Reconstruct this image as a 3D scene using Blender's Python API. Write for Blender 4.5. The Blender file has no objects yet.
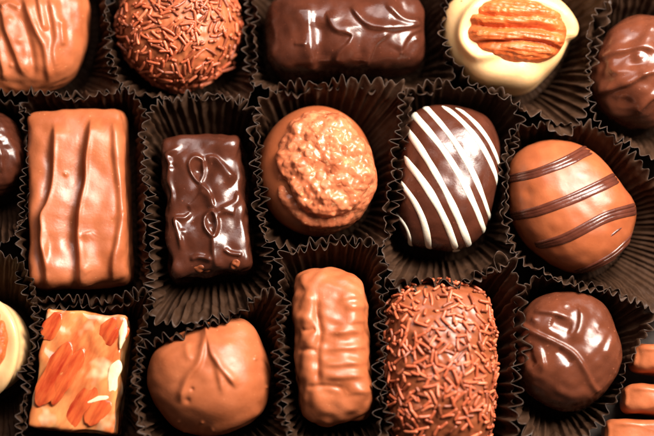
import bpy, math, random
import numpy as np
from mathutils import Vector
from mathutils.bvhtree import BVHTree

# ---------------------------------------------------------------- camera, light, exposure
S = 0.00022                      # one model unit (1 u) = 0.22 mm
D = 1545.0                       # camera distance in u
TILT = math.radians(10.0)
Z0 = 48.0                        # height of the plane the camera looks at
scene = bpy.context.scene
COL = scene.collection

cam_d = bpy.data.cameras.new("camera")
cam = bpy.data.objects.new("camera", cam_d)
COL.objects.link(cam)
CAM = np.array([0.0, -D * math.sin(TILT), Z0 + D * math.cos(TILT)])
cam.location = CAM * S
cam.rotation_euler = (TILT, 0, 0)
cam_d.sensor_width = 36.0
cam_d.lens = 36.0 * D / 654.0
cam_d.clip_start = 0.01
cam_d.clip_end = 10.0
cam_d.dof.use_dof = True
cam_d.dof.focus_distance = (D - 22) * S
cam_d.dof.aperture_fstop = 5.6
scene.camera = cam

world = bpy.data.worlds.new("World")
scene.world = world
world.use_nodes = True
bg = world.node_tree.nodes["Background"]
bg.inputs[0].default_value = (1.0, 0.78, 0.62, 1)
bg.inputs[1].default_value = 0.045


def area(name, loc, target, sx, sy, power, color):
    ld = bpy.data.lights.new(name, 'AREA')
    ld.shape = 'RECTANGLE'
    ld.size = sx * S
    ld.size_y = sy * S
    ld.energy = power
    ld.color = color
    lo = bpy.data.objects.new(name, ld)
    COL.objects.link(lo)
    lo.location = Vector(loc) * S
    d = Vector(target) - Vector(loc)
    lo.rotation_euler = d.to_track_quat('-Z', 'Y').to_euler()
    return lo


area("softbox", (640, 470, 930), (20, 0, 40), 700, 560, 1.75, (1.0, 0.90, 0.80))
area("overhead_softbox", (40, 780, 1150), (0, 0, 40), 900, 600, 0.34, (1.0, 0.89, 0.86))

vs = scene.view_settings
vs.view_transform = 'Standard'
vs.look = 'None'
vs.exposure = 0.6
vs.gamma = 1.0
vs.use_curve_mapping = False
scene.cycles.max_bounces = 8

# ---------------------------------------------------------------- geometry helpers
rng = np.random.default_rng(7)
random.seed(7)
FWD = np.array([0, math.sin(TILT), -math.cos(TILT)])
UPV = np.array([0, math.cos(TILT), math.sin(TILT)])
RGT = np.array([1.0, 0, 0])


def P(px, py, z):
    d = RGT * (px - 327) + UPV * (218 - py) + FWD * D
    t = (z - CAM[2]) / d[2]
    return CAM + d * t


def PP(pts, z):
    return np.array([P(p[0], p[1], p[2] if len(p) > 2 else z) for p in pts])


def proj(v):
    r = v - CAM
    f = r @ FWD
    return np.stack([327 + D * (r @ RGT) / f, 218 - D * (r @ UPV) / f], -1)


def Zc(ox, oy, sc, pts):
    """points read off an enlarged detail -> photo pixels"""
    return [(ox + x / sc, oy + y / sc) for x, y in pts]


def smooth_curve(pts, closed=False, step=1.0):
    """centripetal-ish Catmull-Rom resampled evenly"""
    p = np.asarray(pts, float)
    if closed:
        q = np.vstack([p[-1], p, p[0], p[1]])
    else:
        q = np.vstack([2 * p[0] - p[1], p, 2 * p[-1] - p[-2]])
    out = []
    for i in range(1, len(q) - 2):
        a, b, c, d = q[i - 1], q[i], q[i + 1], q[i + 2]
        n = 16
        for k in range(n):
            t = k / n
            out.append(0.5 * (2 * b + (c - a) * t + (2 * a - 5 * b + 4 * c - d) * t * t
                              + (3 * b - a - 3 * c + d) * t ** 3))
    out.append(q[-2] if not closed else out[0])
    out = np.array(out)
    seg = np.linalg.norm(np.diff(out, axis=0), axis=1)
    L = np.concatenate([[0], np.cumsum(seg)])
    n = step if (isinstance(step, int) and step > 8) else max(4, int(L[-1] / step))
    s = np.linspace(0, L[-1], n + 1)
    if closed:
        s = s[:-1]
    return np.stack([np.interp(s, L, out[:, k]) for k in range(out.shape[1])], -1)


def rrect(q, r, n=6):
    """rounded quad: 4 corners (clockwise in the picture) -> outline"""
    q = [np.array(c, float) for c in q]
    out = []
    for i in range(4):
        a, b, c = q[i - 1], q[i], q[(i + 1) % 4]
        u = (a - b) / np.linalg.norm(a - b)
        v = (c - b) / np.linalg.norm(c - b)
        p0, p2 = b + u * r, b + v * r
        for k in range(n + 1):
            t = k / n
            out.append((1 - t) ** 2 * p0 + 2 * t * (1 - t) * b + t * t * p2)
        m = b + v * r
        e = c - v * r
        for k in range(1, 6):
            out.append(m + (e - m) * k / 6)
    return [tuple(o) for o in out]


def ell(cx, cy, rx, ry, rot=0, n=24):
    a = math.radians(rot)
    o = []
    for k in range(n):
        t = 2 * math.pi * k / n
        x, y = rx * math.cos(t), ry * math.sin(t)
        o.append((cx + x * math.cos(a) - y * math.sin(a), cy + x * math.sin(a) + y * math.cos(a)))
    return o


class Noise:
    def __init__(self, wl, seed, n=14, octaves=1):
        r = np.random.default_rng(seed)
        ks, ph, am = [], [], []
        for o in range(octaves):
            d = r.normal(size=(n, 3))
            d /= np.linalg.norm(d, axis=1)[:, None]
            ks.append(d * (2 * math.pi / (wl / 2 ** o)) * r.uniform(.7, 1.4, (n, 1)))
            ph.append(r.uniform(0, 6.28, n))
            am.append(np.full(n, 0.55 ** o))
        self.k, self.p, self.a = np.vstack(ks), np.concatenate(ph), np.concatenate(am)
        self.a = self.a / math.sqrt((self.a ** 2).sum() / 2)

    def __call__(self, v):
        return (np.sin(v @ self.k.T + self.p) * self.a).sum(1)


def mesh_from(name, V, F, mats, smooth=True, fmat=None):
    """V in u (local), F list/array of quads and tris"""
    me = bpy.data.meshes.new(name)
    me.from_pydata((np.asarray(V) * S).tolist(), [], F if isinstance(F, list) else F.tolist())
    if smooth:
        me.polygons.foreach_set('use_smooth', np.ones(len(me.polygons), bool))
    for m in (mats if isinstance(mats, (list, tuple)) else [mats]):
        me.materials.append(m)
    if fmat is not None:
        me.polygons.foreach_set('material_index', np.asarray(fmat, np.int32))
    me.update()
    return me


def link(name, me, parent=None, loc=(0, 0, 0)):
    o = bpy.data.objects.new(name, me)
    COL.objects.link(o)
    if parent is not None:
        o.parent = parent
    o.location = Vector([float(c) for c in loc]) * S
    return o


def tag(o, label=None, cat=None, group=None, kind=None):
    if label:
        o['label'] = label
    if cat:
        o['category'] = cat
    if group:
        o['group'] = group
    if kind:
        o['kind'] = kind
    return o


def vnormals(V, F):
    F = np.asarray(F)
    n = np.cross(V[F[:, 2]] - V[F[:, 0]], V[F[:, 3]] - V[F[:, 1]])
    N = np.zeros_like(V)
    for k in range(4):
        np.add.at(N, F[:, k], n)
    return N / (np.linalg.norm(N, axis=1)[:, None] + 1e-9)


# ---------------------------------------------------------------- materials
def nd(t, kind, **kw):
    n = t.nodes.new(kind)
    for k, v in kw.items():
        setattr(n, k, v)
    return n


def material(name, c1, c2, rough=0.3, scale=220, bump=0.15, bump_scale=900, sss=0.0, coat=0.0,
             rvar=0.1, ior=1.46, specks=None, sheen=0.0, streak=None, spec=0.5, grain=None, soft=0.07):
    m = bpy.data.materials.new(name)
    m.use_nodes = True
    t = m.node_tree
    b = t.nodes['Principled BSDF']
    tc = nd(t, 'ShaderNodeTexCoord')
    src = tc.outputs['Object']
    if streak:
        mp = nd(t, 'ShaderNodeMapping')
        mp.inputs['Scale'].default_value = streak
        if grain is not None:                     # long axis of the grain, in the picture plane
            mp.vector_type = 'TEXTURE'
            mp.inputs['Rotation'].default_value = (0, 0, math.radians(grain))
        t.links.new(src, mp.inputs['Vector'])
        src = mp.outputs['Vector']
    nz = nd(t, 'ShaderNodeTexNoise')
    nz.inputs['Scale'].default_value = scale
    nz.inputs['Detail'].default_value = 5
    nz.inputs['Roughness'].default_value = 0.6
    t.links.new(src, nz.inputs['Vector'])
    rp = nd(t, 'ShaderNodeValToRGB')
    rp.color_ramp.elements[0].position = 0.33
    rp.color_ramp.elements[1].position = 0.67
    rp.color_ramp.elements[0].color = (*c1, 1)
    rp.color_ramp.elements[1].color = (*c2, 1)
    t.links.new(nz.outputs['Fac'], rp.inputs['Fac'])
    colout = rp.outputs['Color']
    if specks:
        sc, thr, col = specks
        vo = nd(t, 'ShaderNodeTexNoise')
        vo.inputs['Scale'].default_value = sc
        vo.inputs['Detail'].default_value = 2
        t.links.new(tc.outputs['Object'], vo.inputs['Vector'])
        r2 = nd(t, 'ShaderNodeValToRGB')
        r2.color_ramp.elements[0].position = thr
        r2.color_ramp.elements[1].position = min(1, thr + soft)
        t.links.new(vo.outputs['Fac'], r2.inputs['Fac'])
        mx = nd(t, 'ShaderNodeMix', data_type='RGBA')
        t.links.new(r2.outputs['Color'], mx.inputs['Factor'])
        t.links.new(colout, mx.inputs['A'])
        mx.inputs['B'].default_value = (*col, 1)
        colout = mx.outputs['Result']
    t.links.new(colout, b.inputs['Base Color'])
    n2 = nd(t, 'ShaderNodeTexNoise')
    n2.inputs['Scale'].default_value = bump_scale
    n2.inputs['Detail'].default_value = 4
    t.links.new(src, n2.inputs['Vector'])
    n3 = nd(t, 'ShaderNodeTexNoise')
    n3.inputs['Scale'].default_value = scale * 1.7
    n3.inputs['Detail'].default_value = 3
    t.links.new(tc.outputs['Object'], n3.inputs['Vector'])
    mr = nd(t, 'ShaderNodeMapRange')
    mr.inputs['From Min'].default_value = 0.3
    mr.inputs['From Max'].default_value = 0.7
    mr.inputs['To Min'].default_value = max(0.03, rough - rvar)
    mr.inputs['To Max'].default_value = rough + rvar
    t.links.new(n3.outputs['Fac'], mr.inputs['Value'])
    t.links.new(mr.outputs['Result'], b.inputs['Roughness'])
    bp = nd(t, 'ShaderNodeBump')
    bp.inputs['Strength'].default_value = bump
    bp.inputs['Distance'].default_value = 0.0004
    t.links.new(n2.outputs['Fac'], bp.inputs['Height'])
    t.links.new(bp.outputs['Normal'], b.inputs['Normal'])
    b.inputs['IOR'].default_value = ior
    b.inputs['Specular IOR Level'].default_value = spec
    if sss:
        b.inputs['Subsurface Weight'].default_value = sss
        b.inputs['Subsurface Radius'].default_value = (1.0, 0.45, 0.2)
        b.inputs['Subsurface Scale'].default_value = 0.0012
    if coat:
        b.inputs['Coat Weight'].default_value = coat
        b.inputs['Coat Roughness'].default_value = 0.12
    if sheen:
        b.inputs['Sheen Weight'].default_value = sheen
    return m


M = {}
M['milk'] = material("milk_chocolate", (0.30, 0.076, 0.025), (0.44, 0.128, 0.049), 0.38, 110, 0.10, 1400, sss=0.06,
                     specks=(1500, 0.70, (0.52, 0.20, 0.085)))
M['milk_deep'] = material("amber_milk_chocolate", (0.23, 0.055, 0.018), (0.35, 0.095, 0.033), 0.36, 110, 0.08, 1300, sss=0.06)
M['dark'] = material("dark_chocolate", (0.050, 0.0130, 0.0064), (0.078, 0.0205, 0.0102), 0.26, 190, 0.08, 1500,
                     specks=(1700, 0.70, (0.15, 0.045, 0.026)), spec=0.65)
M['mid'] = material("brown_chocolate", (0.082, 0.0215, 0.0098), (0.118, 0.032, 0.0145), 0.26, 170, 0.09, 1300, sss=0.05,
                    specks=(1500, 0.70, (0.27, 0.09, 0.05)), spec=0.6)
M['log_base'] = material("log_milk_chocolate", (0.19, 0.048, 0.017), (0.26, 0.068, 0.025), 0.36, 160, 0.10, 1300, sss=0.05)
M['drizzle'] = material("dark_drizzle", (0.062, 0.016, 0.009), (0.095, 0.025, 0.014), 0.25, 300, 0.12, 1500)
M['white'] = material("white_chocolate", (0.76, 0.44, 0.185), (0.84, 0.54, 0.27), 0.38, 120, 0.08, 1000, sss=0.25)
M['icing'] = material("white_icing", (0.74, 0.64, 0.50), (0.80, 0.71, 0.58), 0.42, 200, 0.1, 1400, sss=0.2)
M['sprinkle'] = material("sprinkle_chocolate", (0.38, 0.078, 0.030), (0.50, 0.118, 0.050), 0.38, 500, 0.15, 2500)
M['sprinkle_dark'] = material("dark_sprinkle_chocolate", (0.20, 0.048, 0.020), (0.28, 0.070, 0.030), 0.36, 500, 0.15, 2500)
M['sprinkle_light'] = material("light_sprinkle_chocolate", (0.48, 0.120, 0.052), (0.60, 0.17, 0.078), 0.38, 500, 0.15, 2500)
M['pecan'] = material("pecan_nut", (0.40, 0.068, 0.013), (0.58, 0.125, 0.028), 0.42, 330, 0.35, 1600, sss=0.1,
                      streak=(0.45, 1.6, 1.6), specks=(1300, 0.66, (0.66, 0.24, 0.08)))
M['nutcrumb'] = material("chopped_nut_glaze", (0.34, 0.080, 0.030), (0.58, 0.185, 0.082), 0.26, 330, 0.22, 1200, sss=0.1,
                         specks=(900, 0.64, (0.64, 0.28, 0.13)))
M['nougat'] = material("caramel_nougat", (0.46, 0.062, 0.013), (0.72, 0.31, 0.105), 0.15, 120, 0.15, 600, sss=0.35, coat=0.8,
                       specks=(190, 0.55, (0.80, 0.56, 0.34)), streak=(1.9, 0.6, 1.0), grain=62, soft=0.2)
M['candied'] = material("candied_nut", (0.34, 0.024, 0.008), (0.66, 0.14, 0.036), 0.16, 260, 0.3, 700, sss=0.3, coat=0.7,
                        streak=(2.6, 0.42, 1.0), grain=62)
M['cream'] = material("cream_nut_flesh", (0.82, 0.62, 0.34), (0.88, 0.74, 0.48), 0.4, 300, 0.25, 1000, sss=0.25)
M['paper'] = material("brown_glassine_paper", (0.025, 0.0115, 0.006), (0.044, 0.0215, 0.0118), 0.5, 260, 0.30, 900, rvar=0.12, spec=0.2)
M['paper_edge'] = material("cut_paper_edge", (0.026, 0.0130, 0.0075), (0.056, 0.030, 0.018), 0.6, 260, 0.1, 2200)
M['floor'] = material("box_card", (0.030, 0.018, 0.012), (0.046, 0.029, 0.020), 0.6, 120, 0.2, 1200)

# ---------------------------------------------------------------- the surface
g = 900
fl = link("floor", mesh_from("floor", [(-g, -g, 0), (g, -g, 0), (g, g, 0), (-g, g, 0)], [[0, 1, 2, 3]], M['floor'], False))
tag(fl, kind='structure')


# ---------------------------------------------------------------- chocolate bodies
class Feat:
    """relief modelled on a body: ridges, grooves, dots"""
    def __init__(self):
        self.items = []

    def ridge(self, pts, h, wl, wr=None, taper=0.18):
        self.items.append((smooth_curve(pts, False, 1.0), h, wl, wr or wl, taper))
        return self

    def loop(self, pts, h, w, w2=None):
        self.items.append((smooth_curve(pts, True, 1.0), h, w, w2 or w, 0))
        return self

    def dot(self, x, y, h, r):
        self.items.append((np.array([[x, y], [x + .01, y]]), h, r, r, 0))
        return self

    def __call__(self, q):
        out = np.zeros(len(q))
        for c, h, wl, wr, taper in self.items:
            R = 3.2 * max(wl, wr)
            lo, hi = c.min(0) - R, c.max(0) + R
            idx = np.where((q > lo).all(1) & (q < hi).all(1))[0]
            if not len(idx):
                continue
            e = q[idx][:, None, :] - c[None]
            d2 = (e ** 2).sum(-1)
            j = d2.argmin(1)
            d = np.sqrt(d2[np.arange(len(idx)), j])
            tg = np.gradient(c, axis=0)
            ej = e[np.arange(len(idx)), j]
            s = tg[j, 1] * ej[:, 0] - tg[j, 0] * ej[:, 1]
            w = np.where(s < 0, wl, wr)
            hh = np.full(len(idx), float(h))
            if taper:
                u = j / (len(c) - 1)
                k = np.clip(np.minimum(u, 1 - u) / taper, 0, 1)
                hh = hh * (k * k * (3 - 2 * k))
            out[idx] += hh * np.exp(-(d / w) ** 2)
        return out


def body_mesh(outline, zc, H, n_top=2.2, n_bot=2.6, kb=0.86, M_=300, R_=150, noise=(), feat=None,
              seed=0, top_shift=(0, 0), zshear=(0, 0), raw=None):
    """outline: photo pixels of the widest section (at height zc). -> world verts (u), faces, section"""
    o2 = smooth_curve(outline, True, M_)
    sec = np.array([P(x, y, zc) for x, y in o2])
    # picture outlines run clockwise on screen; make them counter-clockwise seen from above
    x, y = sec[:, 0], sec[:, 1]
    if (x * np.roll(y, -1) - y * np.roll(x, -1)).sum() < 0:
        sec = sec[::-1].copy()
    cen = sec.mean(0)
    # profile
    a = np.linspace(0, math.pi / 2, 400)
    top = np.stack([np.sin(a) ** (2 / n_top), zc + (H - zc) * np.cos(a) ** (2 / n_top)], -1)
    zb = np.linspace(0, 1, 200)[1:]
    bot = np.stack([(1 - (zb * kb) ** n_bot) ** (1 / n_bot), zc * (1 - zb)], -1)
    pr = np.vstack([top, bot])
    rad = np.linalg.norm(sec[:, :2] - cen[:2], axis=1).mean()
    seg = np.hypot(np.diff(pr[:, 0]) * rad, np.diff(pr[:, 1]))
    L = np.concatenate([[0], np.cumsum(seg)])
    s = np.linspace(0, L[-1], R_ + 1)
    rho, zz = np.interp(s, L, pr[:, 0]), np.interp(s, L, pr[:, 1])
    V = [np.array([[cen[0], cen[1], H]])]
    off = sec[:, :2] - cen[:2]
    for k in range(1, R_ + 1):
        f = max(0, (zz[k] - zc) / max(1e-6, H - zc))
        # towards the middle the outline relaxes to a rounder one
        xy = cen[:2] + off * rho[k] + np.array(top_shift) * f
        z = np.full(M_, zz[k])
        V.append(np.column_stack([xy, z]))
    V.append(np.array([[cen[0], cen[1], 0.0]]))
    V = np.vstack(V)
    f = np.clip((V[:, 2] - zc) / max(1e-6, H - zc), 0, 1)
    V[:, 2] += f * ((V[:, 0] - cen[0]) * zshear[0] + (V[:, 1] - cen[1]) * zshear[1])
    F = []
    i = np.arange(M_)
    j = (i + 1) % M_
    quads = []
    for k in range(R_ - 1):
        a0, b0 = 1 + k * M_, 1 + (k + 1) * M_
        quads.append(np.stack([a0 + i, b0 + i, b0 + j, a0 + j], -1))
    Q = np.vstack(quads)
    lastc = len(V) - 1
    tris = [[0, 1 + int(p), 1 + int(q)] for p, q in zip(i, j)]
    lb = 1 + (R_ - 1) * M_
    tris += [[lastc, lb + int(q), lb + int(p)] for p, q in zip(i, j)]
    N = vnormals(V, Q)
    N[0] = (0, 0, 1)
    N[-1] = (0, 0, -1)
    low = np.clip(V[:, 2] / 6.0, 0, 1)
    disp = np.zeros(len(V))
    for n_i, (amp, wl) in enumerate(noise):
        disp += amp * Noise(wl, seed * 13 + n_i)(V)
    if feat is not None:
        wgt = np.clip((N[:, 2] + 0.15) / 0.4, 0, 1)
        disp += feat(proj(V)) * wgt
    if raw is not None:
        disp += raw(V, N)
    V = V + N * (disp * low)[:, None]
    V[:, 2] = np.maximum(V[:, 2], 0.0) + 3.0       # rests on the bottom of its paper cup
    return V, Q.tolist() + tris, sec


BODIES = {}


def chocolate(key, name, label, cat, mat, outline, zc, H, parts=False, group=None, **kw):
    V, F, sec = body_mesh(outline, zc, H, **kw)
    cen = sec.mean(0)
    base = np.array([cen[0], cen[1], 3.0])
    me = mesh_from(name, V - base, F, mat)
    if parts:
        root = link(name, None, None, base)
        o = link('body', me, root)
    else:
        root = o = link(name, me, None, base)
    tag(root, label, cat, group)
    Q = [f for f in F]
    bvh = BVHTree.FromPolygons([Vector(v) for v in V], Q)
    BODIES[key] = dict(root=root, base=base, bvh=bvh, sec=sec, V=V, body=o, zc=zc)
    return root


def hit(key, px, py):
    d = RGT * (px - 327) + UPV * (218 - py) + FWD * D
    d = Vector(d).normalized()
    loc, nor, _, _ = BODIES[key]['bvh'].ray_cast(Vector(CAM), d)
    return loc, nor


def on_surface(key, pts, ext0=0, ext1=0, step=1.5):
    """follow a drawn line over a body; ext = how far (u) it goes on round the far side"""
    q = smooth_curve(pts, False, step)
    L = []
    for x, y in q:
        loc, nor = hit(key, x, y)
        if loc is not None:
            L.append((np.array(loc), np.array(nor)))
    bvh = BODIES[key]['bvh']

    def walk(a, b, n):
        out = []
        p, t = np.array(b[0]), np.array(b[0]) - np.array(a[0])
        for _ in range(int(n / step)):
            t = t / (np.linalg.norm(t) + 1e-9)
            loc, nor, _, _ = bvh.find_nearest(Vector(p + t * step))
            loc, nor = np.array(loc), np.array(nor)
            t = loc - p
            if np.linalg.norm(t) < .2 or loc[2] < 6:
                break
            t = t - nor * (t @ nor)
            p = loc
            out.append((loc, nor))
        return out
    if ext1:
        L = L + walk(L[-3], L[-1], ext1)
    if ext0:
        L = walk(L[2], L[0], ext0)[::-1] + L
    return L


def strip(L, w, h, sink=0.4, taper=6, wob=0.12, seed=0):
    """a half-round bead laid along surface points"""
    r = np.random.default_rng(seed)
    pts = np.array([p for p, n in L])
    nor = np.array([n for p, n in L])
    for _ in range(3):
        nor[1:-1] = (nor[:-2] + nor[1:-1] + nor[2:]) / 3
        pts[1:-1] = (pts[:-2] + 2 * pts[1:-1] + pts[2:]) / 4
    nor /= np.linalg.norm(nor, axis=1)[:, None]
    tg = np.gradient(pts, axis=0)
    tg /= np.linalg.norm(tg, axis=1)[:, None] + 1e-9
    bi = np.cross(tg, nor)
    n = len(pts)
    sg = np.arange(n)
    wv = 1 + wob * (np.sin(sg * .11 + r.uniform(0, 6)) + .6 * np.sin(sg * .27 + r.uniform(0, 6)))
    tp = np.clip(np.minimum(sg + .6, n - 1 - sg + .6) / taper, 0.08, 1) ** .5
    K = 10
    V = []
    for k in range(K):
        a = math.pi * 2 * k / K
        V.append(pts + bi * (math.cos(a) * w / 2 * wv * tp)[:, None]
                 + nor * (np.where(math.sin(a) > 0, math.sin(a) * h, math.sin(a) * .8) * tp - sink)[:, None])
    V = np.stack(V, 1).reshape(-1, 3)
    F = []
    for i in range(n - 1):
        for k in range(K):
            k2 = (k + 1) % K
            F.append([i * K + k, i * K + k2, (i + 1) * K + k2, (i + 1) * K + k])
    F.append([k for k in range(K)])
    F.append([(n - 1) * K + k for k in range(K)][::-1])
    return V, F


def join(*vf):
    V, F, o = [], [], 0
    for v, f in vf:
        V.append(v)
        F += [[i + o for i in q] for q in f]
        o += len(v)
    return np.vstack(V), F


def part_on(key, name, V, F, mat, label=None):
    b = BODIES[key]
    o = link(name, mesh_from(name, V - b['base'], F, mat), b['root'])
    if label:
        o['label'] = label
    return o


def blob(center, axes, lens, noise=(), seed=0, n=(48, 28), expo=2.0, grooves=None):
    """closed lump: axes 3x3 rows (unit), lens radii"""
    U, W = n
    V = []
    for i in range(W + 1):
        ph = math.pi * i / W
        for j in range(U):
            th = 2 * math.pi * j / U
            s = lambda a: math.copysign(abs(a) ** (2 / expo), a)
            V.append((s(math.cos(th)) * s(math.sin(ph)), s(math.sin(th)) * s(math.sin(ph)), s(math.cos(ph))))
    V = np.array(V)
    loc = V * np.array(lens)
    nrm = V / (np.linalg.norm(V, axis=1)[:, None])
    d = np.zeros(len(V))
    for k, (amp, wl) in enumerate(noise):
        d += amp * Noise(wl, seed * 7 + k + 500)(loc)
    if grooves:
        d += grooves(loc)
    loc = loc + nrm * d[:, None]
    Wd = np.asarray(center) + loc @ np.asarray(axes)
    F = []
    for i in range(W):
        for j in range(U):
            j2 = (j + 1) % U
            F.append([i * U + j, (i + 1) * U + j, (i + 1) * U + j2, i * U + j2])
    return Wd, F


def frame(nor, ang):
    """axes with z along nor, x turned by ang (radians, picture plane)"""
    n = np.array(nor) / np.linalg.norm(nor)
    x = np.array([math.cos(ang), math.sin(ang), 0])
    x = x - n * (x @ n)
    x /= np.linalg.norm(x)
    y = np.cross(n, x)
    return np.array([x, y, n])


# ---- 1 ridged milk chocolate dome, top left
c = lambda *p: Zc(0, 0, 4.155, p)
f = Feat()
f.ridge(c((-10, 20), (15, 60), (30, 130), (70, 230), (105, 330)), 4.5, 3.2, 7)
f.ridge(c((95, -30), (110, 20), (125, 70), (150, 130), (185, 200), (200, 300), (210, 360)), 4.0, 3, 6)
f.ridge(c((160, -30), (165, 20), (175, 80), (190, 140)), 3.5, 2.5, 5)
f.ridge(c((205, -30), (215, 30), (235, 150), (225, 220), (240, 320)), 4, 3, 7)
f.ridge(c((255, 80), (258, 130), (262, 200)), 2.5, 2.5, 4)
f.ridge(c((-20, 150), (0, 220), (20, 300), (10, 340)), 3.5, 3, 5)
f.ridge(c((90, 60), (120, 160), (140, 260), (140, 340)), -2.5, 4, 4)
f.ridge(c((0, 40), (40, 20), (90, 40)), 2.5, 3, 3)
f.dot(20, 41, 2.0, 4).dot(11, 21, 2, 4).dot(12, 66, 1.6, 2.5)
chocolate('dome', 'chocolate_dome', 'milk chocolate dome with long wavy ridges, in the corner left of the sprinkled ball',
          'chocolate', M['milk'],
          [(88, 0), (91, 25), (85, 50), (74, 74), (58, 88), (30, 96), (0, 97), (-30, 90), (-50, 40), (-40, -20), (0, -48), (50, -42), (80, -22)],
          38, 82, n_top=2.5, noise=((0.8, 45), (0.25, 14)), feat=f, seed=1)

# ---- 2 sprinkled ball
chocolate('ball', 'sprinkled_truffle', 'round milk chocolate truffle covered in chocolate sprinkles', 'chocolate', M['milk'],
          ell(179, 27, 60, 59), 42, 92, parts=True, n_top=2.25, noise=((0.8, 40), (0.3, 9)), seed=2, M_=220, R_=100)

# ---- 3 dark bar
c = lambda *p: Zc(255, 0, 3.633, p)
f = Feat()
f.ridge(c((190, 20), (192, 60), (196, 110), (202, 180), (215, 275)), 3.4, 9, 4.5, .1)
f.ridge(c((262, 40), (275, 92), (300, 116), (352, 130), (340, 162), (305, 192), (278, 245)), 4.2, 2.2, 9, .15)
f.ridge(c((345, 20), (372, 60), (405, 92), (450, 106), (520, 106), (612, 90)), 4.4, 2.4, 6.5, .12)
f.ridge(c((495, 118), (435, 165), (398, 245)), 3.4, 8, 2.2, .2)
f.ridge(c((470, 10), (500, 45), (540, 76), (600, 86)), 3.4, 2.4, 6, .2)
f.ridge(c((612, 102), (560, 130), (522, 195)), 2.8, 8, 2.2, .2)
f.ridge(c((240, 80), (240, 160), (250, 230)), -2.6, 8, 7)
f.ridge(c((372, 100), (376, 170), (385, 215)), -2.4, 7, 6)
f.ridge(c((140, 160), (165, 162), (190, 165)), 1.5, 2, 2)
f.dot(402, 54, 1.2, 1.8).dot(416, 40, 1.2, 1.8)
chocolate('bar', 'chocolate_bar', 'oblong dark chocolate bar with folded ripples on top', 'chocolate', M['dark'],
          rrect([(264, 3), (422, -2), (425, 70), (269, 79)], 24), 34, 78, n_top=3.1, n_bot=5,
          noise=((0.9, 48), (0.2, 14)), feat=f, seed=3)

# ---- 4 white chocolate with a pecan half
c = lambda *p: Zc(435, 0, 4.36, p)
ring = c((330, -5), (430, 10), (520, 55), (580, 120), (588, 180), (545, 215), (440, 262), (330, 262), (220, 240),
         (150, 195), (135, 130), (160, 70), (220, 20))
f = Feat()
f.ridge(c((575, 190), (592, 130), (555, 75), (480, 30), (400, 5), (300, -6), (215, 10), (150, 70), (122, 130), (130, 190), (180, 240), (250, 235), (305, 218)),
        6.5, 6.0, 6.0, .05)
f.ridge(c((130, 250), (200, 300), (300, 320), (420, 300)), 1.5, 8, 8)
f.ridge(c((200, 90), (350, 100), (540, 150)), -9, 13, 13, .1)
f.ridge(c((200, 170), (330, 200), (500, 190)), -7, 11, 11, .1)
chocolate('pecan_cup', 'pecan_praline', 'cream white chocolate praline holding a whole orange pecan half', 'chocolate', M['white'],
          [(441, 32), (446, 8), (468, -8), (505, -12), (540, -6), (565, 10), (572, 32), (562, 55), (548, 76), (528, 90), (500, 93), (472, 84), (450, 62)],
          42, 84, parts=True, n_top=2.6, noise=((0.6, 45),), feat=f, seed=4)


def pecan(center, axes, L, W, H, seed):
    nz = Noise(7, seed)

    def gr(l):
        u = l[:, 1] / W
        x = l[:, 0] / L
        up = np.clip(l[:, 2] / H * 1.6, 0, 1)
        # four rounded lobes along the nut, the middle furrow deepest
        v = u * (1 + .12 * np.cos(x * 2)) + .07 * np.sin(x * 3.1 + seed) + .012 * np.sin(x * 9 + u * 4)
        d = np.zeros(len(l))
        for c_, dep, wd in ((-.50, 6.5, .085), (.02, 8.0, .11), (.45, 6.0, .08)):
            d -= dep * np.exp(-((v - c_) / wd) ** 2)
        rip = .22 * np.sin(l[:, 0] * .3 + 4 * np.sin(u * 4 + seed)) + .3 * np.sin(l[:, 1] * 1.5 + 2 * np.sin(x * 3))
        return (d + rip + .3 * nz(l)) * up
    return blob(center, axes, (L, W, H), noise=((.5, 22),), seed=seed, n=(200, 110), expo=2.25, grooves=gr)


ax = frame((0.02, -0.12, 1), math.radians(-6))
pc = P(516, 31, 78)
V, F = pecan(pc, ax, 50, 33, 22, 41)
part_on('pecan_cup', 'pecan', V, F, M['pecan'])
V, F = blob(P(466, 6, 70), frame((-.5, .3, 1), .5), (9, 7, 7), ((.8, 9),), 42)
part_on('pecan_cup', 'pecan_crumb', V, F, M['pecan'])

# ---- 5 dark ball, right edge
c = lambda *p: Zc(585, 10, 3.633, p)
f = Feat()
f.ridge(c((30, 185), (80, 168), (140, 150), (200, 138), (270, 150)), 4.0, 3, 6)
f.ridge(c((20, 312), (90, 290), (160, 268), (220, 235), (280, 225)), 4.0, 2.6, 6)
f.ridge(c((280, 300), (230, 330), (200, 360), (190, 385)), 3.5, 4, 3)
f.ridge(c((80, 230), (150, 225), (220, 212)), 1.6, 4, 4)
f.dot(638, 56, 3, 6).dot(645, 76, 2.4, 5).dot(613, 70, 1, 3).dot(617, 72, 1, 3)
chocolate('edge_ball', 'chocolate_truffle', 'glossy brown chocolate truffle with two folds, cut by the right edge near the pecan praline',
          'chocolate', M['mid'],
          [(589, 75), (596, 50), (612, 30), (635, 19), (660, 21), (685, 40), (697, 70), (690, 100), (670, 120), (640, 127), (612, 119), (596, 100)],
          38, 86, n_top=2.3, noise=((1.2, 40), (.35, 14)), feat=f, seed=5)

# ---- 6 dark ball, left edge
f = Feat()
f.ridge([(-10, 130), (0, 150), (2, 175)], 2.5, 4, 3).ridge([(5, 135), (15, 150), (16, 168)], 1.6, 3, 3)
chocolate('left_ball', 'chocolate_truffle', 'small round dark truffle half cut off by the left edge, beside the ridged milk slab',
          'chocolate', M['dark'], ell(-9, 155, 36, 42), 34, 76, n_top=2.2, noise=((.8, 35), (.25, 10)), feat=f, seed=6)

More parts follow.
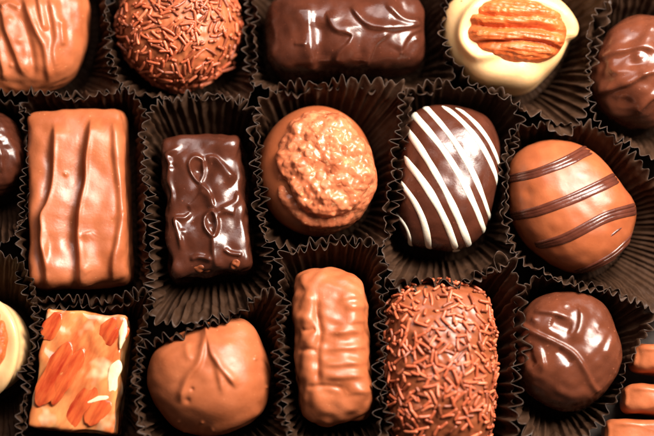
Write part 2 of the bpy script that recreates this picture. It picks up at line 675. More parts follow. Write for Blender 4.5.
# ---- 7 ridged milk slab
c4 = lambda *p: Zc(20, 105, 4.36, p)
c5 = lambda *p: Zc(20, 200, 4.36, p)
f = Feat()
f.ridge(c4((160, 70), (155, 200), (148, 320), (128, 420)) + c5((100, 70), (102, 130), (100, 190), (112, 260), (122, 330), (118, 410)), 6.0, 2.8, 15, .1)
f.ridge(c4((125, 130), (130, 250), (128, 340), (105, 430)) + c5((80, 70), (70, 140), (80, 220), (96, 310), (100, 400)), -3.4, 6, 3.0)
f.ridge(c4((318, 50), (306, 160), (294, 240), (288, 340), (270, 430)) + c5((262, 90), (256, 170), (264, 250), (266, 330), (258, 400)), 7.0, 2.8, 15, .1)
f.ridge(c4((290, 110), (268, 230), (268, 330), (252, 430)) + c5((238, 60), (234, 140), (240, 220), (246, 320), (240, 390)), -4.0, 9, 3.0)
f.ridge(c4((412, 60), (414, 200), (425, 300), (436, 390)) + c5((440, 80), (425, 180), (410, 270), (405, 380)), 4.5, 2.8, 6, .1)
f.ridge(c5((96, 118), (122, 128), (134, 165), (132, 260), (125, 320)), -2.6, 3.0, 7, .5)
f.ridge(c5((258, 175), (290, 155), (345, 138)), 1.8, 7, 2.0, .5)
f.ridge(c5((398, 90), (440, 62), (455, 40)), 1.6, 5, 2, .5)
f.ridge(c4((220, 100), (235, 200), (215, 330)), 1.6, 9, 9, .4)
f.ridge(c5((280, 290), (300, 320)), 1.6, 4, 4)
f.ridge(c4((162, 80), (157, 200), (150, 320), (130, 420)) + c5((102, 70), (104, 130), (102, 190), (114, 260), (124, 330)), 1.5, 1.6, 2.4, .2)
f.ridge(c4((320, 60), (308, 160), (296, 240), (290, 340), (272, 430)) + c5((264, 90), (258, 170), (266, 250), (268, 330)), 1.8, 1.6, 2.6, .2)
f.dot(66.5, 175, 1.6, 2.2).dot(47, 276, 1.5, 4)
chocolate('slab', 'chocolate_slab', 'oblong milk chocolate slab with long wavy ridges running lengthwise', 'chocolate', M['milk'],
          rrect([(30, 116), (126, 112), (131, 283), (34, 291)], 10), 34, 66, n_top=6.0, n_bot=6,
          noise=((.9, 60), (.25, 16)), feat=f, seed=7)

# ---- 8 square dark chocolate with looped icing
c6 = lambda *p: Zc(150, 130, 5.45, p)
c7 = lambda *p: Zc(150, 205, 5.45, p)
f = Feat()
f.loop(c6((285, 165), (245, 155), (218, 190), (230, 240), (268, 288), (292, 250), (292, 195)), 3.2, 2.2)
f.dot(*c6((262, 225))[0], -2.5, 4.5)
f.ridge(c6((285, 160), (350, 153), (392, 190), (440, 245), (480, 270)), 3.6, 6, 2.4)
f.ridge(c6((268, 288), (320, 345), (340, 400), (345, 436)), 3.0, 5, 2.4)
f.ridge(c6((300, 330), (240, 400), (200, 430)), 2.4, 2.4, 6)
f.ridge(c6((180, 85), (130, 115), (95, 140), (112, 200), (105, 280), (122, 360), (110, 420)), 3.4, 2.5, 3)
f.dot(*c6((122, 200))[0], -2, 3)
f.ridge(c6((480, 330), (470, 390), (420, 420), (380, 436)), 2.6, 2.4, 4)
f.loop(c7((335, 40), (300, 70), (305, 130), (345, 172), (368, 120), (358, 60)), 3.2, 2.2)
f.dot(*c7((335, 100))[0], -2.8, 4)
f.ridge(c7((345, 165), (345, 215), (348, 260), (368, 350)), 2.6, 2.6, 4)
f.ridge(c7((360, 60), (410, 42), (470, 50)), 2.6, 2.4, 5)
f.ridge(c7((240, 20), (195, 70), (140, 80), (155, 150), (168, 210), (165, 260)), 3.0, 2.2, 3)
f.dot(*c7((182, 150))[0], 1.8, 2.6)
f.ridge(c7((215, 305), (265, 288), (345, 303)), 3.0, 2.2, 3.4)
f.ridge(c7((400, 238), (440, 266), (510, 276)), 3.0, 2.2, 3)
f.dot(*c7((462, 322))[0], 2.6, 3)
chocolate('square', 'chocolate_square', 'dark chocolate square with looping raised swirls on top', 'chocolate', M['dark'],
          rrect([(163, 142), (240, 138), (253, 270), (172, 280)], 7), 34, 64, parts=True, n_top=6.5, n_bot=6,
          noise=((1.3, 34), (.3, 13)), feat=f, seed=8)
for k, (x, y, r) in enumerate([(199, 269, 5.5), (207, 271, 4), (235, 265, 4.5)]):
    loc, nor = hit('square', x, y)
    V, F = blob(np.array(loc) - np.array(nor) * 1.6, frame(nor, .6 * k), (r * 1.4, r * .8, r * .5), ((.5, 7),), 80 + k)
    part_on('square', 'nut_piece', V, F, M['log_base'])

# ---- 9 ball with a chopped nut crust
chocolate('crust', 'nut_praline', 'round milk chocolate praline with a thick rough crust of chopped nuts', 'chocolate', M['milk_deep'],
          ell(316, 172, 58, 64), 40, 84, parts=True, n_top=2.2, noise=((.5, 50),), seed=9)
c = lambda *p: Zc(245, 80, 2.567, p)
capo = c((100, 140), (130, 105), (195, 88), (255, 98), (292, 145), (322, 190), (335, 240), (326, 300), (285, 355), (225, 381),
         (165, 376), (115, 342), (88, 290), (80, 240), (92, 190))
nb1, nb2 = Noise(16, 91), Noise(7, 92)
bump_pts = rng.uniform(-62, 62, (330, 2))
bump_r = rng.random(330)


def capraw(V, N):
    cen = V[0]
    q = V[:, :2] - cen[:2]
    d = np.sqrt(((q[:, None] - bump_pts[None]) ** 2).sum(-1))
    rk = 1.8 + 4.4 * bump_r[None] ** 3
    # rounded crumbs of many sizes half sunk in the glaze
    crumb = (np.minimum(rk, 4.2) * .36 * np.sqrt(np.clip(1 - (d / rk) ** 2, 0, 1))).max(1)
    return (crumb + .9 * nb1(V) + .35 * nb2(V)) * np.clip(N[:, 2] + .35, .15, 1)


f = Feat()
f.ridge(c((95, 215), (96, 270), (125, 325), (170, 358), (230, 364), (285, 340), (312, 300)), -6.5, 4.0, 4.5, .2)
f.ridge(c((84, 230), (90, 290), (120, 345), (170, 378), (230, 380), (285, 352)), 4.5, 3.6, 3.6, .2)
f.ridge(c((90, 150), (95, 190), (85, 240)), 3, 4, 4)
V, F, sec = body_mesh(capo, 60, 94, n_top=2.7, n_bot=3, kb=.5, noise=((.9, 30),), feat=f, raw=capraw, seed=9, zshear=(.02, .0))
V[:, 2] = np.where(V[:, 2] < 40, 40, V[:, 2])
part_on('crust', 'nut_crust', V, F, M['nutcrumb'])

# ---- 10 dark egg with white stripes
chocolate('egg', 'striped_egg', 'dark chocolate egg with thin white icing stripes', 'chocolate', M['dark'],
          [(404, 130), (412, 115), (430, 108), (450, 107), (470, 111), (488, 122), (498, 142), (499, 165), (495, 190), (490, 215), (483, 234),
           (468, 247), (450, 252), (428, 249), (408, 243), (398, 225), (396, 200), (399, 165)],
          38, 84, parts=True, n_top=2.3, noise=((.7, 50), (.15, 14)), seed=10)
A_ = lambda *p: Zc(390, 100, 5.45, p)
B_ = lambda *p: Zc(390, 180, 5.45, p)
stripes = [
    (A_((405, 72), (480, 140), (540, 225), (585, 320)), 4.6),
    (A_((325, 60), (420, 140), (480, 220), (530, 310), (575, 400)), 5.2),
    (A_((200, 55), (270, 110), (330, 190), (390, 290), (450, 400)) + B_((500, 85), (535, 160), (545, 210)), 5.2),
    (A_((130, 95), (200, 145), (260, 220), (320, 320), (380, 430)) + B_((450, 110), (500, 220), (515, 285)), 5.6),
    (A_((100, 185), (160, 240), (210, 330), (255, 430)) + B_((320, 100), (390, 230), (420, 310), (422, 350)), 5.6),
    (A_((100, 350), (140, 390), (175, 430)) + B_((230, 110), (310, 230), (350, 330), (355, 385)), 6.0),
    (B_((85, 55), (130, 110), (170, 200), (200, 290), (210, 360)), 5.4),
    (B_((45, 200), (80, 250), (113, 325), (105, 355)), 3.8)]
for k, (pts, w) in enumerate(stripes):
    pts = np.array(pts)
    u = np.concatenate([[0], np.cumsum(np.linalg.norm(np.diff(pts, axis=0), axis=1))])
    uu = np.linspace(0, u[-1], 12)
    pts = np.column_stack([np.polyval(np.polyfit(u, pts[:, k_], 2), uu) for k_ in (0, 1)])
    L = on_surface('egg', pts, 14, 16)
    V, F = strip(L, w * 1.28, 1.5, seed=k, wob=.09)
    part_on('egg', 'icing_stripe', V, F, M['icing'])

# ---- 11 milk ball with dark drizzle
f = Feat()
f.dot(528, 195, -1, 6).dot(606, 215, .8, 3)
chocolate('drizzled', 'drizzled_truffle', 'large milk chocolate truffle with diagonal dark chocolate drizzle lines', 'chocolate', M['milk_deep'],
          [(507, 190), (510, 165), (525, 148), (548, 141), (570, 144), (590, 155), (607, 172), (622, 190), (633, 208), (632, 230), (622, 250),
           (605, 265), (585, 272), (565, 270), (545, 260), (525, 243), (512, 220)],
          40, 88, parts=True, n_top=2.35, noise=((.7, 55), (.15, 16)), seed=11, feat=f)
c = lambda *p: Zc(500, 140, 3.114, p)
for k, (pts, ws) in enumerate([
        (c((35, 118), (100, 105), (170, 80), (225, 55), (262, 35)), 3.6),
        (c((40, 235), (110, 222), (190, 195), (270, 160), (350, 122)), 4.0),
        (c((140, 322), (200, 305), (270, 270), (340, 235), (412, 215)), 4.0),
        (c((265, 405), (320, 380), (360, 355), (398, 322)), 3.0)]):
    pts = np.array(pts)
    bits = []
    for q, off in enumerate((-3.4, 0.4, 3.8)):
        o = off * np.linspace(.6, 1.0, len(pts))
        L = on_surface('drizzled', np.column_stack([pts[:, 0] + o * .3, pts[:, 1] + o]), 16, 14)
        bits.append(strip(L, ws * (1.6 if q else 1.1), 2.0 - .25 * q, seed=20 + k * 3 + q, wob=.08))
    V, F = join(*bits)
    part_on('drizzled', 'drizzle_line', V, F, M['drizzle'])
V, F = strip(on_surface('drizzled', c((345, 300), (362, 285), (380, 273))), 3, 1.0, taper=3)
part_on('drizzled', 'drizzle_spot', V, F, M['drizzle'])

# ---- 12 white chocolate at the left edge
f = Feat()
f.loop([(-12, 303), (6, 318), (14, 345), (8, 372), (-10, 390), (-40, 380), (-48, 345), (-38, 312)], 7, 5)
f.dot(-14, 346, -8, 20)
chocolate('left_white', 'pecan_praline', 'cream white chocolate praline cut off by the left edge, left of the nougat block', 'chocolate', M['white'],
          ell(-13, 347, 43, 47), 40, 80, parts=True, n_top=2.5, noise=((.6, 40),), feat=f, seed=12)
V, F = pecan(P(-16, 346, 74), frame((0, 0, 1), math.radians(80)), 36, 22, 16, 43)
part_on('left_white', 'pecan', V, F, M['pecan'])
V, F = blob(P(14, 353, 66), frame((.6, 0, 1), .9), (6, 3, 4), ((.6, 6),), 44)
part_on('left_white', 'pecan_crumb', V, F, M['pecan'])

# ---- 13 nut nougat block
quad = [(50, 310), (128, 318), (115, 434), (31, 427)]
chocolate('block', 'nougat_block', 'pale caramel nougat block set with glossy orange nut pieces', 'sweet', M['nougat'],
          rrect(quad, 2.5, 3), 48, 62, parts=True, n_top=14, n_bot=14, kb=.6, noise=((.9, 34), (.25, 14)), seed=13)
c = lambda *p: Zc(20, 300, 3.208, p)


def nutpiece(a, b, w, h, seed, mat, lift=.35):
    a, b = np.array(c(a)[0]), np.array(c(b)[0])
    m = (a + b) / 2
    loc, nor = hit('block', *m)
    A, B = P(*a, 62), P(*b, 62)
    d = B - A
    ang = math.atan2(d[1], d[0])

    def gr(l):
        return -.7 * np.abs(np.sin(l[:, 1] * .5 + .5 * np.sin(l[:, 0] * .12))) + .3 + 1.1 * np.sin(l[:, 0] * .19 + seed) * np.sin(l[:, 1] * .3 + seed)
    V, F = blob(np.array(loc) - np.array(nor) * h * (1 - 2 * lift), frame((0, 0, 1), ang), (np.linalg.norm(d) / 2, w, h),
                ((.9, 26), (.15, 9)), seed, n=(90, 50), expo=2.3, grooves=gr)
    top = np.array(loc)[2] + (.5 if mat is M['candied'] else .9)
    V[:, 2] = np.where(V[:, 2] > top, top - .2 + (V[:, 2] - top) * .3, V[:, 2])
    part_on('block', 'nut_piece', V, F, mat)


nutpiece((55, 345), (160, 140), 11, 6.5, 1, M['candied'], .36)
nutpiece((105, 335), (205, 155), 8, 6.5, 2, M['candied'], .36)
nutpiece((158, 412), (256, 225), 10.5, 6, 3, M['candied'], .37)
nutpiece((205, 400), (285, 325), 9, 5, 4, M['candied'], .34)
nutpiece((255, 140), (336, 70), 14, 5, 5, M['candied'], .3)
nutpiece((78, 130), (128, 42), 9, 5, 6, M['candied'], .33)
nutpiece((290, 304), (312, 196), 6.0, 6, 7, M['cream'], .42)
nutpiece((322, 162), (338, 62), 2.4, 5, 8, M['cream'], .42)
nutpiece((200, 335), (285, 312), 1.8, 4.5, 9, M['cream'], .5)

# ---- 14 milk truffle with a peaked fold
c = lambda *p: Zc(140, 310, 3.457, p)
f = Feat()
f.ridge(c((230, 35), (224, 120), (205, 190), (165, 245), (135, 330)), 3.4, 5, 2.5, .15)
f.ridge(c((232, 35), (245, 140), (265, 180), (290, 215), (340, 275)), 3.4, 2.4, 6, .15)
f.ridge(c((258, 165), (278, 245), (290, 305)), 2.4, 3.2, 4.5, .35)
f.dot(*c((232, 235))[0], 1.6, 8)
f.ridge(c((230, 430), (300, 405), (360, 385), (425, 335)), 2.6, 3, 6)
f.ridge(c((165, 110), (165, 150), (180, 180)), 1.2, 4, 3)
f.dot(*c((180, 275))[0], -1.5, 2).dot(*c((165, 315))[0], -1.5, 3)
for x, y in ((132, 390), (215, 393), (250, 415), (155, 420), (440, 268), (400, 170)):
    f.dot(*c((x, y))[0], 1.3, 1.6)
chocolate('peaked', 'chocolate_truffle', 'smooth milk chocolate truffle with a forked crease running down from its top', 'chocolate', M['milk'],
          [(147, 378), (153, 354), (172, 338), (200, 328), (225, 320), (245, 322), (259, 337), (268, 360), (271, 385), (263, 409), (246, 426),
           (224, 434), (200, 435), (175, 427), (157, 409), (149, 393)],
          38, 88, n_top=2.15, noise=((.8, 52), (.15, 16)), feat=f, seed=14)

# ---- 15 ribbed milk log
f = Feat()
for y, x0, x1, h in ((297, 340, 356, 2.4), (308, 346, 364, 2.6), (321, 348, 364, 2.6), (331, 326, 362, 3.0), (347, 322, 366, 3.2), (363, 320, 365, 3.4),
                     (376, 320, 366, 3.4), (392, 345, 369, 2.6)):
    f.ridge([(x0 - 3, y + 2), ((x0 + x1) / 2, y + rng.uniform(-1.2, 1.2)), (x1 + 6, y - 1)], h * .8, 3.4, 5.2, .35)
f.ridge([(319, 288), (316, 310), (320, 332), (317, 352), (318, 378), (322, 392)], -3.2, 4, 4)
for y in (300, 320, 341, 358, 374):
    f.dot(306 + rng.uniform(-2, 2), y, 2.6, 8)
f.ridge([(300, 330), (308, 331), (316, 329)], -1.6, 2.5, 2.5).ridge([(298, 351), (308, 350), (317, 351)], -1.6, 2.5, 2.5)
f.ridge([(304, 388), (325, 386), (345, 389)], -1.6, 2.5, 2.5)
f.dot(316, 405, 1.6, 12).dot(347, 405, 1.6, 10)
chocolate('log', 'chocolate_log', 'milk chocolate log with lumpy crosswise ribs', 'chocolate', M['milk'],
          [(295, 290), (299, 276), (316, 271), (340, 271), (355, 277), (364, 292), (368, 330), (371, 370), (373, 400), (366, 416), (346, 423),
           (325, 425), (308, 419), (300, 405), (298, 380), (295, 345), (293, 315)],
          36, 76, n_top=2.9, n_bot=3.5, noise=((.9, 36), (.4, 13)), feat=f, seed=15)

# ---- 16 sprinkled log
chocolate('slog', 'sprinkled_log', 'upright milk chocolate log covered in chocolate sprinkles', 'chocolate', M['log_base'],
          [(386, 318), (391, 300), (408, 288), (438, 283), (466, 285), (483, 296), (491, 318), (494, 350), (494, 390), (490, 425), (480, 446), (450, 456),
           (410, 451), (393, 435), (386, 390), (384, 345)],
          40, 90, parts=True, n_top=2.15, n_bot=3, noise=((.8, 40), (.3, 10)), seed=16, M_=220, R_=100)

# ---- 17 dark truffle with a long fold
c = lambda *p: Zc(505, 285, 3.35, p)
f = Feat()
f.ridge(c((30, 112), (100, 160), (170, 193), (230, 230), (270, 290), (300, 345), (328, 352)), 2.8, 4.0, 1.9, .08)
f.ridge(c((85, 92), (150, 98), (228, 116)), 3.0, 2.0, 5, .3)
f.ridge(c((242, 60), (252, 105), (240, 160), (205, 186)), 3.2, 2.2, 7, .3)
f.ridge(c((150, 120), (200, 140), (225, 150)), -3.0, 6, 6)
f.ridge(c((112, 195), (125, 250), (128, 275), (108, 305)), 2.6, 7, 2.2, .4)
f.ridge(c((75, 195), (80, 240), (100, 275)), -2.5, 4, 4)
f.ridge(c((372, 140), (345, 205), (325, 262)), 1.1, 2.6, 8, .4)
f.ridge(c((150, 335), (220, 370), (300, 360), (360, 300)), 1.4, 5, 5)
f.ridge(c((170, 215), (200, 240), (225, 270)), -1.8, 4, 4)
f.dot(*c((100, 120))[0], 2, 3)
chocolate('folded', 'chocolate_truffle', 'glossy dark truffle with a long thin fold across it, below the drizzled truffle', 'chocolate', M['mid'],
          [(515, 345), (518, 320), (532, 302), (552, 293), (575, 293), (597, 303), (612, 322), (620, 345), (617, 370), (605, 392), (585, 406),
           (562, 411), (540, 403), (524, 387), (516, 366)],
          38, 78, n_top=2.6, noise=((.9, 45), (.2, 14)), feat=f, seed=17)

# ---- 18 three milk fingers in the right corner
for k, (q, lab) in enumerate([
        ([(631, 344), (722, 350), (722, 380), (630, 372)], 'milk chocolate finger in the right corner, topmost of the three'),
        ([(622, 384), (722, 388), (722, 420), (621, 413)], 'milk chocolate finger in the right corner, middle one of the three'),
        ([(605, 419), (722, 423), (722, 456), (603, 449)], 'milk chocolate finger in the right corner, lowest of the three')]):
    f = Feat()
    x0, y0 = q[0]
    f.ridge([(x0 + 4, y0 + 5), (x0 + 40, y0 + 6), (x0 + 90, y0 + 9)], 1.2, 2, 4)
    f.ridge([(x0 + 3, y0 + 3), (x0 + 4, y0 + 14), (x0 + 3, y0 + 24)], 1.2, 2, 2)
    chocolate('finger%d' % k, 'chocolate_finger', lab, 'chocolate', M['milk'], rrect(q, 11), 34, 62 - 3 * k, group='milk chocolate fingers',
              n_top=2.7, n_bot=4, noise=((.5, 34), (.15, 14)), feat=f, seed=30 + k, M_=220, R_=90)


# ---------------------------------------------------------------- sprinkles
def capsule(L, r, bend, K=8):
    V = []
    n = 9
    for i in range(n):
        t = i / (n - 1)
        x = (t - .5) * L
        e = min(t, 1 - t) * (n - 1)
        rr = r * (0.62 if e < .5 else 1.0)
        xo = x
        for k in range(K):
            a = 2 * math.pi * k / K
            V.append((xo, rr * math.cos(a) + bend * (1 - (2 * t - 1) ** 2), rr * math.sin(a)))
    F = []
    for i in range(n - 1):
        for k in range(K):
            k2 = (k + 1) % K
            F.append([i * K + k, (i + 1) * K + k, (i + 1) * K + k2, i * K + k2])
    F.append(list(range(K))[::-1] and [k for k in range(K)])
    F.append([(n - 1) * K + k for k in range(K)][::-1])
    return np.array(V), F


CAPS = [capsule(15, 1.55, .5), capsule(12, 1.6, -.4), capsule(10.5, 1.65, .2), capsule(14, 1.5, -.8), capsule(5.5, 1.6, 0), capsule(17, 1.5, 1.0), capsule(9, 1.4, .5)]
CAPM = [[mesh_from('sprinkle', v, f_, M[m_]) for v, f_ in CAPS] for m_ in ('sprinkle', 'sprinkle_dark', 'sprinkle_light')]


def sprinkle(key, count, mind, seed):
    r = np.random.default_rng(seed)
    B = BODIES[key]
    V = B['V']
    cand = []
    placed = []
    tries = 0
    cen = B['base'] + np.array([0, 0, 40])
    while len(placed) < count and tries < 40000:
        tries += 1
        v = V[r.integers(1, len(V) - 1)]
        if v[2] < 14:
            continue
        # even density over the surface
        rho = np.hypot(*(v[:2] - cen[:2]))
        if r.random() > min(1, rho / 30 + .02) and v[2] > 60:
            continue
        if placed and (np.linalg.norm(np.array([p[0] for p in placed]) - v, axis=1) < mind).any():
            continue
        loc, nor, _, _ = B['bvh'].find_nearest(Vector(v))
        nor = np.array(nor)
        placed.append((v, nor))
    out = []
    for v, nor in placed:
        ang = r.uniform(0, math.pi)
        n = nor
        x = np.cross(n, [0.3, .9, .31])
        x /= np.linalg.norm(x)
        y = np.cross(n, x)
        xx = x * math.cos(ang) + y * math.sin(ang)
        xx = xx + n * r.normal() * .14
        xx /= np.linalg.norm(xx)
        yy = np.cross(n, xx)
        yy /= np.linalg.norm(yy)
        zz = np.cross(xx, yy)
        view = CAM - v
        view /= np.linalg.norm(view)
        out.append((n @ view, v + n * r.uniform(.5, 2.2), np.array([xx, yy, zz]), int(r.integers(0, 7)), int(r.choice([0, 0, 0, 1, 2]))))
    out.sort(key=lambda a: -a[0])
    from mathutils import Matrix
    for score, p, axs, m, tone in out[:100]:
        o = link('sprinkle', CAPM[tone][m], B['root'])
        mt = Matrix(axs.T.tolist()).to_4x4()
        mt.translation = Vector((p - B['base']) * S)
        o.matrix_basis = mt
    rest = [(CAPS[m][0] @ axs + p, CAPS[m][1]) for score, p, axs, m, tone in out[100:]]
    if rest:
        Vr, Fr = join(*rest)
        tones = np.concatenate([np.full(len(CAPS[a[3]][1]), a[4]) for a in out[100:]])
        o = link('sprinkles', mesh_from('sprinkles', Vr - B['base'], Fr, [M['sprinkle'], M['sprinkle_dark'], M['sprinkle_light']], fmat=tones), B['root'])
        o['kind'] = 'stuff'


sprinkle('ball', 620, 3.1, 3)
sprinkle('slog', 620, 3.9, 4)


# ---------------------------------------------------------------- pleated paper cups
def cup(label, key, rim, zr=68, pitch=9.6, amp=2.7, seed=0, base_gap=4.0, rows=18, curve=1.15, keys=None, thick=.5, scal=1.6, grow=1.045, rnd=None, slant=None):
    r = np.random.default_rng(seed + 100)
    sec = np.vstack([BODIES[k]['sec'] for k in (keys or [key])])
    cen = sec.mean(0)
    # base radius by angle
    A = np.arctan2(sec[:, 1] - cen[1], sec[:, 0] - cen[0])
    Rr = np.hypot(sec[:, 0] - cen[0], sec[:, 1] - cen[1])
    bins = np.linspace(-math.pi, math.pi, 73)
    bc = (bins[:-1] + bins[1:]) / 2
    br = np.array([Rr[(A >= bins[i]) & (A < bins[i + 1])].max() if ((A >= bins[i]) & (A < bins[i + 1])).any() else np.nan for i in range(72)])
    ok = ~np.isnan(br)
    br = np.interp(bc, bc[ok], br[ok], period=2 * math.pi)
    rim3 = PP(rim, zr)
    rc = rim3.mean(0)
    rim3 = rc + (rim3 - rc) * np.array([grow, grow, 1])
    x, y = rim3[:, 0], rim3[:, 1]
    if (x * np.roll(y, -1) - y * np.roll(x, -1)).sum() < 0:
        rim3 = rim3[::-1]
    c0 = smooth_curve(rim3, True, 1.0)
    per = np.linalg.norm(np.diff(np.vstack([c0, c0[:1]]), axis=0), axis=1).sum()
    n = int(per / 1.25)
    c0 = smooth_curve(rim3, True, n)
    n = len(c0)
    NF = max(8, int(round(per / pitch)))
    u = np.arange(n) / n
    circ = np.column_stack([np.cos(2 * math.pi * u), np.sin(2 * math.pi * u), np.zeros(n)])
    ph = 2 * math.pi * NF * u + .6 * Noise(.55, seed + 1)(circ) + .5 * Noise(.2, seed + 2)(circ)
    av = np.clip(1 + .22 * Noise(.4, seed + 3)(circ) + .3 * Noise(.12, seed + 4)(circ), .3, 1.9)
    rnd = r.uniform(.25, .7) if rnd is None else rnd
    slant = r.uniform(-1.3, 1.3) if slant is None else slant
    slv = slant + .9 * Noise(.6, seed + 9)(circ)
    ang = np.arctan2(c0[:, 1] - cen[1], c0[:, 0] - cen[0])
    bR = np.interp(ang, bc, br, period=2 * math.pi) + base_gap
    k = 21
    bR = np.convolve(np.concatenate([bR[-k:], bR, bR[:k]]), np.ones(k) / k, 'same')[k:-k]
    base = np.column_stack([cen[0] + bR * np.cos(ang), cen[1] + bR * np.sin(ang), np.full(n, 1.2)])
    zrm = c0[:, 2] + 1.6 * Noise(.5, seed + 5)(circ) + .8 * Noise(.10, seed + 6)(circ)
    sway = 1.6 * Noise(.35, seed + 7)(circ)
    rows_v = []
    tg = np.roll(c0, -1, 0) - np.roll(c0, 1, 0)
    hn = np.column_stack([tg[:, 1], -tg[:, 0], np.zeros(n)])
    hn /= np.linalg.norm(hn, axis=1)[:, None] + 1e-9
    # smooth the outline normals so pleats stay parallel round corners
    k = 15
    for ax_ in range(2):
        a = hn[:, ax_]
        hn[:, ax_] = np.convolve(np.concatenate([a[-k:], a, a[:k]]), np.ones(k) / k, 'same')[k:-k]
    cr = Noise(24, seed + 8, octaves=2)
    for i in range(rows + 1):
        t = i / rows
        gg = t ** curve
        p = base * (1 - gg) + c0 * gg
        p[:, 2] = 1.2 + (zrm - 1.2) * t
        A_t = amp * (.5 + .5 * t) * av
        pt = ph + slv * t
        tri = np.arcsin(.90 * np.sin(pt)) / math.asin(.90)
        lob = 2.2 * np.abs(np.sin(pt / 2 + math.pi / 4)) ** .9 - 1.35
        wave = (1 - rnd) * tri + rnd * lob
        w2 = np.sin(pt)
        if i == 0:
            A_t = A_t * .5
        # wall direction for the pleat normal
        wd = c0 - base
        wd /= np.linalg.norm(wd, axis=1)[:, None]
        tt = tg / (np.linalg.norm(tg, axis=1)[:, None] + 1e-9)
        wn = np.cross(tt, wd)
        wn /= np.linalg.norm(wn, axis=1)[:, None] + 1e-9
        nn = hn * .5 + wn * .5
        p = p + nn * (wave * A_t)[:, None] + hn * (sway * t)[:, None]
        p[:, 2] += scal * w2 * t ** 6
        p = p + hn * (1.5 * t * cr(p))[:, None]
        p[:, 2] = np.maximum(p[:, 2], .8)
        rows_v.append(p)
    V = np.vstack(rows_v)
    F = []
    ii = np.arange(n)
    jj = (ii + 1) % n
    Q = [np.stack([i * n + ii, i * n + jj, (i + 1) * n + jj, (i + 1) * n + ii], -1) for i in range(rows)]
    F = np.vstack(Q).tolist()
    V = np.vstack([V, [[cen[0], cen[1], 1.2]]])
    m = len(V) - 1
    F += [[m, int(b), int(a)][::-1] for a, b in zip(ii, jj)]
    org = np.array([cen[0], cen[1], 0.4])
    me = mesh_from('paper_cup', V - org, F, [M['paper'], M['paper_edge']])
    o = link('paper_cup', me, None, org)
    md = o.modifiers.new('thickness', 'SOLIDIFY')
    md.thickness = thick * S
    md.offset = 0
    md.material_offset_rim = 1
    tag(o, label, 'paper cup', 'pleated brown paper cups')
    return o


cup('dark pleated paper cup around the ridged milk chocolate dome', 'dome',
    [(-40, 92), (0, 89), (28, 91), (56, 92), (80, 95), (104, 92), (117, 78), (108, 55), (106, 30), (104, 0), (95, -40), (40, -62), (-40, -62)],
    zr=70, seed=1)
cup('dark pleated paper cup around the sprinkled round truffle', 'ball',
    [(113, 0), (112, 40), (118, 74), (134, 90), (160, 95), (190, 97), (215, 97), (242, 96), (252, 82), (253, 50), (250, 20), (252, -30), (180, -52), (113, -30)],
    zr=64, seed=2)
cup('dark pleated paper cup around the rippled dark chocolate bar', 'bar',
    [(256, -30), (254, 20), (253, 58), (256, 82), (284, 92), (320, 87), (360, 87), (400, 88), (430, 90), (446, 74), (444, 40), (440, 10), (444, -30), (350, -45)],
    zr=58, seed=3)
cup('dark pleated paper cup around the white praline holding a pecan', 'pecan_cup',
    [(464, -14), (452, 8), (447, 34), (456, 60), (474, 79), (498, 91), (520, 102), (540, 116), (557, 131), (575, 124), (586, 96), (591, 66), (598, 36), (606, 8), (596, -30),
     (530, -48), (480, -36)], zr=70, seed=4, pitch=11.5, amp=3.2, rnd=.9, scal=2.2)
cup('dark pleated paper cup around the folded brown truffle cut by the right edge', 'edge_ball',
    [(592, 55), (590, 85), (594, 112), (608, 128), (632, 142), (655, 158), (700, 165), (725, 70), (700, 0), (640, -12), (604, 8), (594, 30)], zr=66, seed=5)
cup('dark pleated paper cup around the small dark truffle cut by the left edge', 'left_ball',
    [(-45, 98), (0, 102), (22, 110), (32, 130), (33, 155), (28, 190), (24, 218), (8, 238), (-40, 240), (-60, 170)], zr=62, seed=6)
cup('dark pleated paper cup around the ridged milk chocolate slab', 'slab',
    [(24, 112), (32, 100), (60, 99), (100, 98), (128, 97), (138, 110), (141, 150), (141, 200), (144, 250), (146, 282), (130, 299), (100, 301), (60, 302), (32, 299),
     (22, 282), (24, 250), (24, 200), (30, 165), (26, 140)], zr=62, seed=7)
cup('dark pleated paper cup around the dark chocolate square with swirls', 'square',
    [(149, 130), (152, 110), (172, 102), (210, 100), (240, 103), (252, 118), (256, 150), (261, 190), (263, 230), (267, 266), (258, 292), (238, 305), (205, 314),
     (172, 318), (154, 308), (154, 280), (152, 240), (149, 200), (148, 160)], zr=66, seed=8, amp=3.2)
cup('dark pleated paper cup around the nut crusted praline', 'crust',
    [(257, 112), (268, 95), (290, 87), (330, 85), (370, 85), (396, 88), (409, 102), (405, 140), (400, 170), (394, 205), (390, 232), (372, 241), (340, 243), (300, 243),
     (274, 238), (264, 215), (262, 190), (256, 150)], zr=68, seed=9, pitch=11.2, amp=3.4, rnd=.95, scal=2.8)
cup('dark pleated paper cup around the white striped egg', 'egg',
    [(400, 116), (404, 96), (428, 88), (465, 92), (503, 99), (518, 118), (513, 140), (508, 170), (504, 205), (503, 232), (512, 252), (496, 268), (465, 280), (428, 287),
     (402, 285), (391, 268), (387, 240), (390, 205), (396, 165)], zr=66, seed=10, amp=3.1, pitch=10.5, rnd=.8)
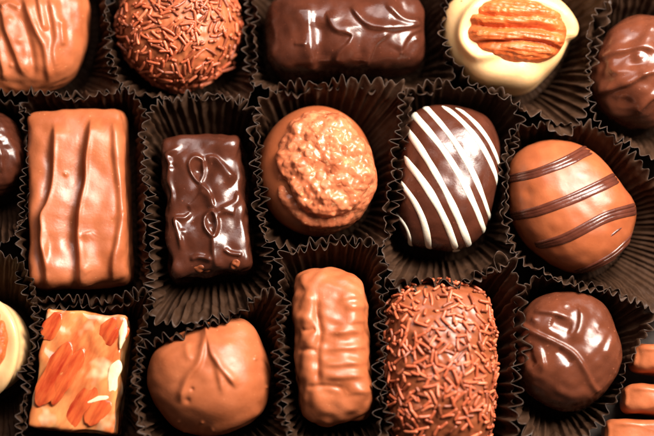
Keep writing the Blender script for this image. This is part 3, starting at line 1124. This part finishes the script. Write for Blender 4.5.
cup('dark pleated paper cup around the drizzled milk truffle', 'drizzled',
    [(505, 190), (506, 160), (516, 137), (540, 125), (565, 125), (586, 130), (606, 138), (628, 156), (652, 178), (690, 210), (705, 270), (680, 308), (650, 303), (610, 293),
     (575, 281), (545, 270), (524, 255), (510, 228)], zr=64, seed=11, pitch=9.5)
cup('dark pleated paper cup around the white praline cut by the left edge', 'left_white',
    [(-50, 262), (0, 258), (24, 270), (34, 296), (36, 330), (31, 360), (24, 395), (18, 436), (-20, 450), (-65, 400), (-70, 320)], zr=66, seed=12)
cup('dark pleated paper cup around the nougat block', 'block',
    [(34, 310), (48, 304), (75, 303), (108, 304), (136, 292), (150, 300), (142, 324), (138, 350), (134, 380), (138, 412), (142, 445), (80, 455), (24, 450), (22, 410),
     (28, 370), (36, 335)], zr=70, seed=13, amp=3.2)
cup('dark pleated paper cup around the milk truffle with a forked crease', 'peaked',
    [(140, 380), (143, 352), (158, 341), (180, 334), (205, 326), (235, 316), (266, 294), (279, 312), (277, 360), (279, 400), (280, 438), (220, 452), (155, 448), (142, 415)],
    zr=76, seed=14, amp=3.4)
cup('dark pleated paper cup around the ribbed milk chocolate log', 'log',
    [(284, 270), (294, 250), (330, 244), (366, 247), (379, 264), (379, 300), (380, 340), (381, 390), (383, 436), (335, 455), (294, 445), (288, 400), (285, 350), (283, 300)],
    zr=70, seed=15, amp=3.4)
cup('dark pleated paper cup around the sprinkled log', 'slog',
    [(384, 300), (390, 284), (415, 284), (440, 286), (470, 284), (500, 264), (516, 272), (521, 300), (521, 340), (518, 380), (512, 420), (500, 470), (440, 485), (395, 470),
     (386, 420), (383, 360)], zr=70, seed=16, pitch=14.5, amp=4.2, rnd=.95, scal=2.5)
cup('dark pleated paper cup around the dark truffle with a long fold', 'folded',
    [(522, 300), (534, 284), (550, 279), (580, 285), (615, 296), (640, 308), (648, 325), (636, 345), (626, 365), (618, 390), (604, 414), (580, 436), (545, 440), (522, 420),
     (518, 385), (519, 340)], zr=60, seed=17)
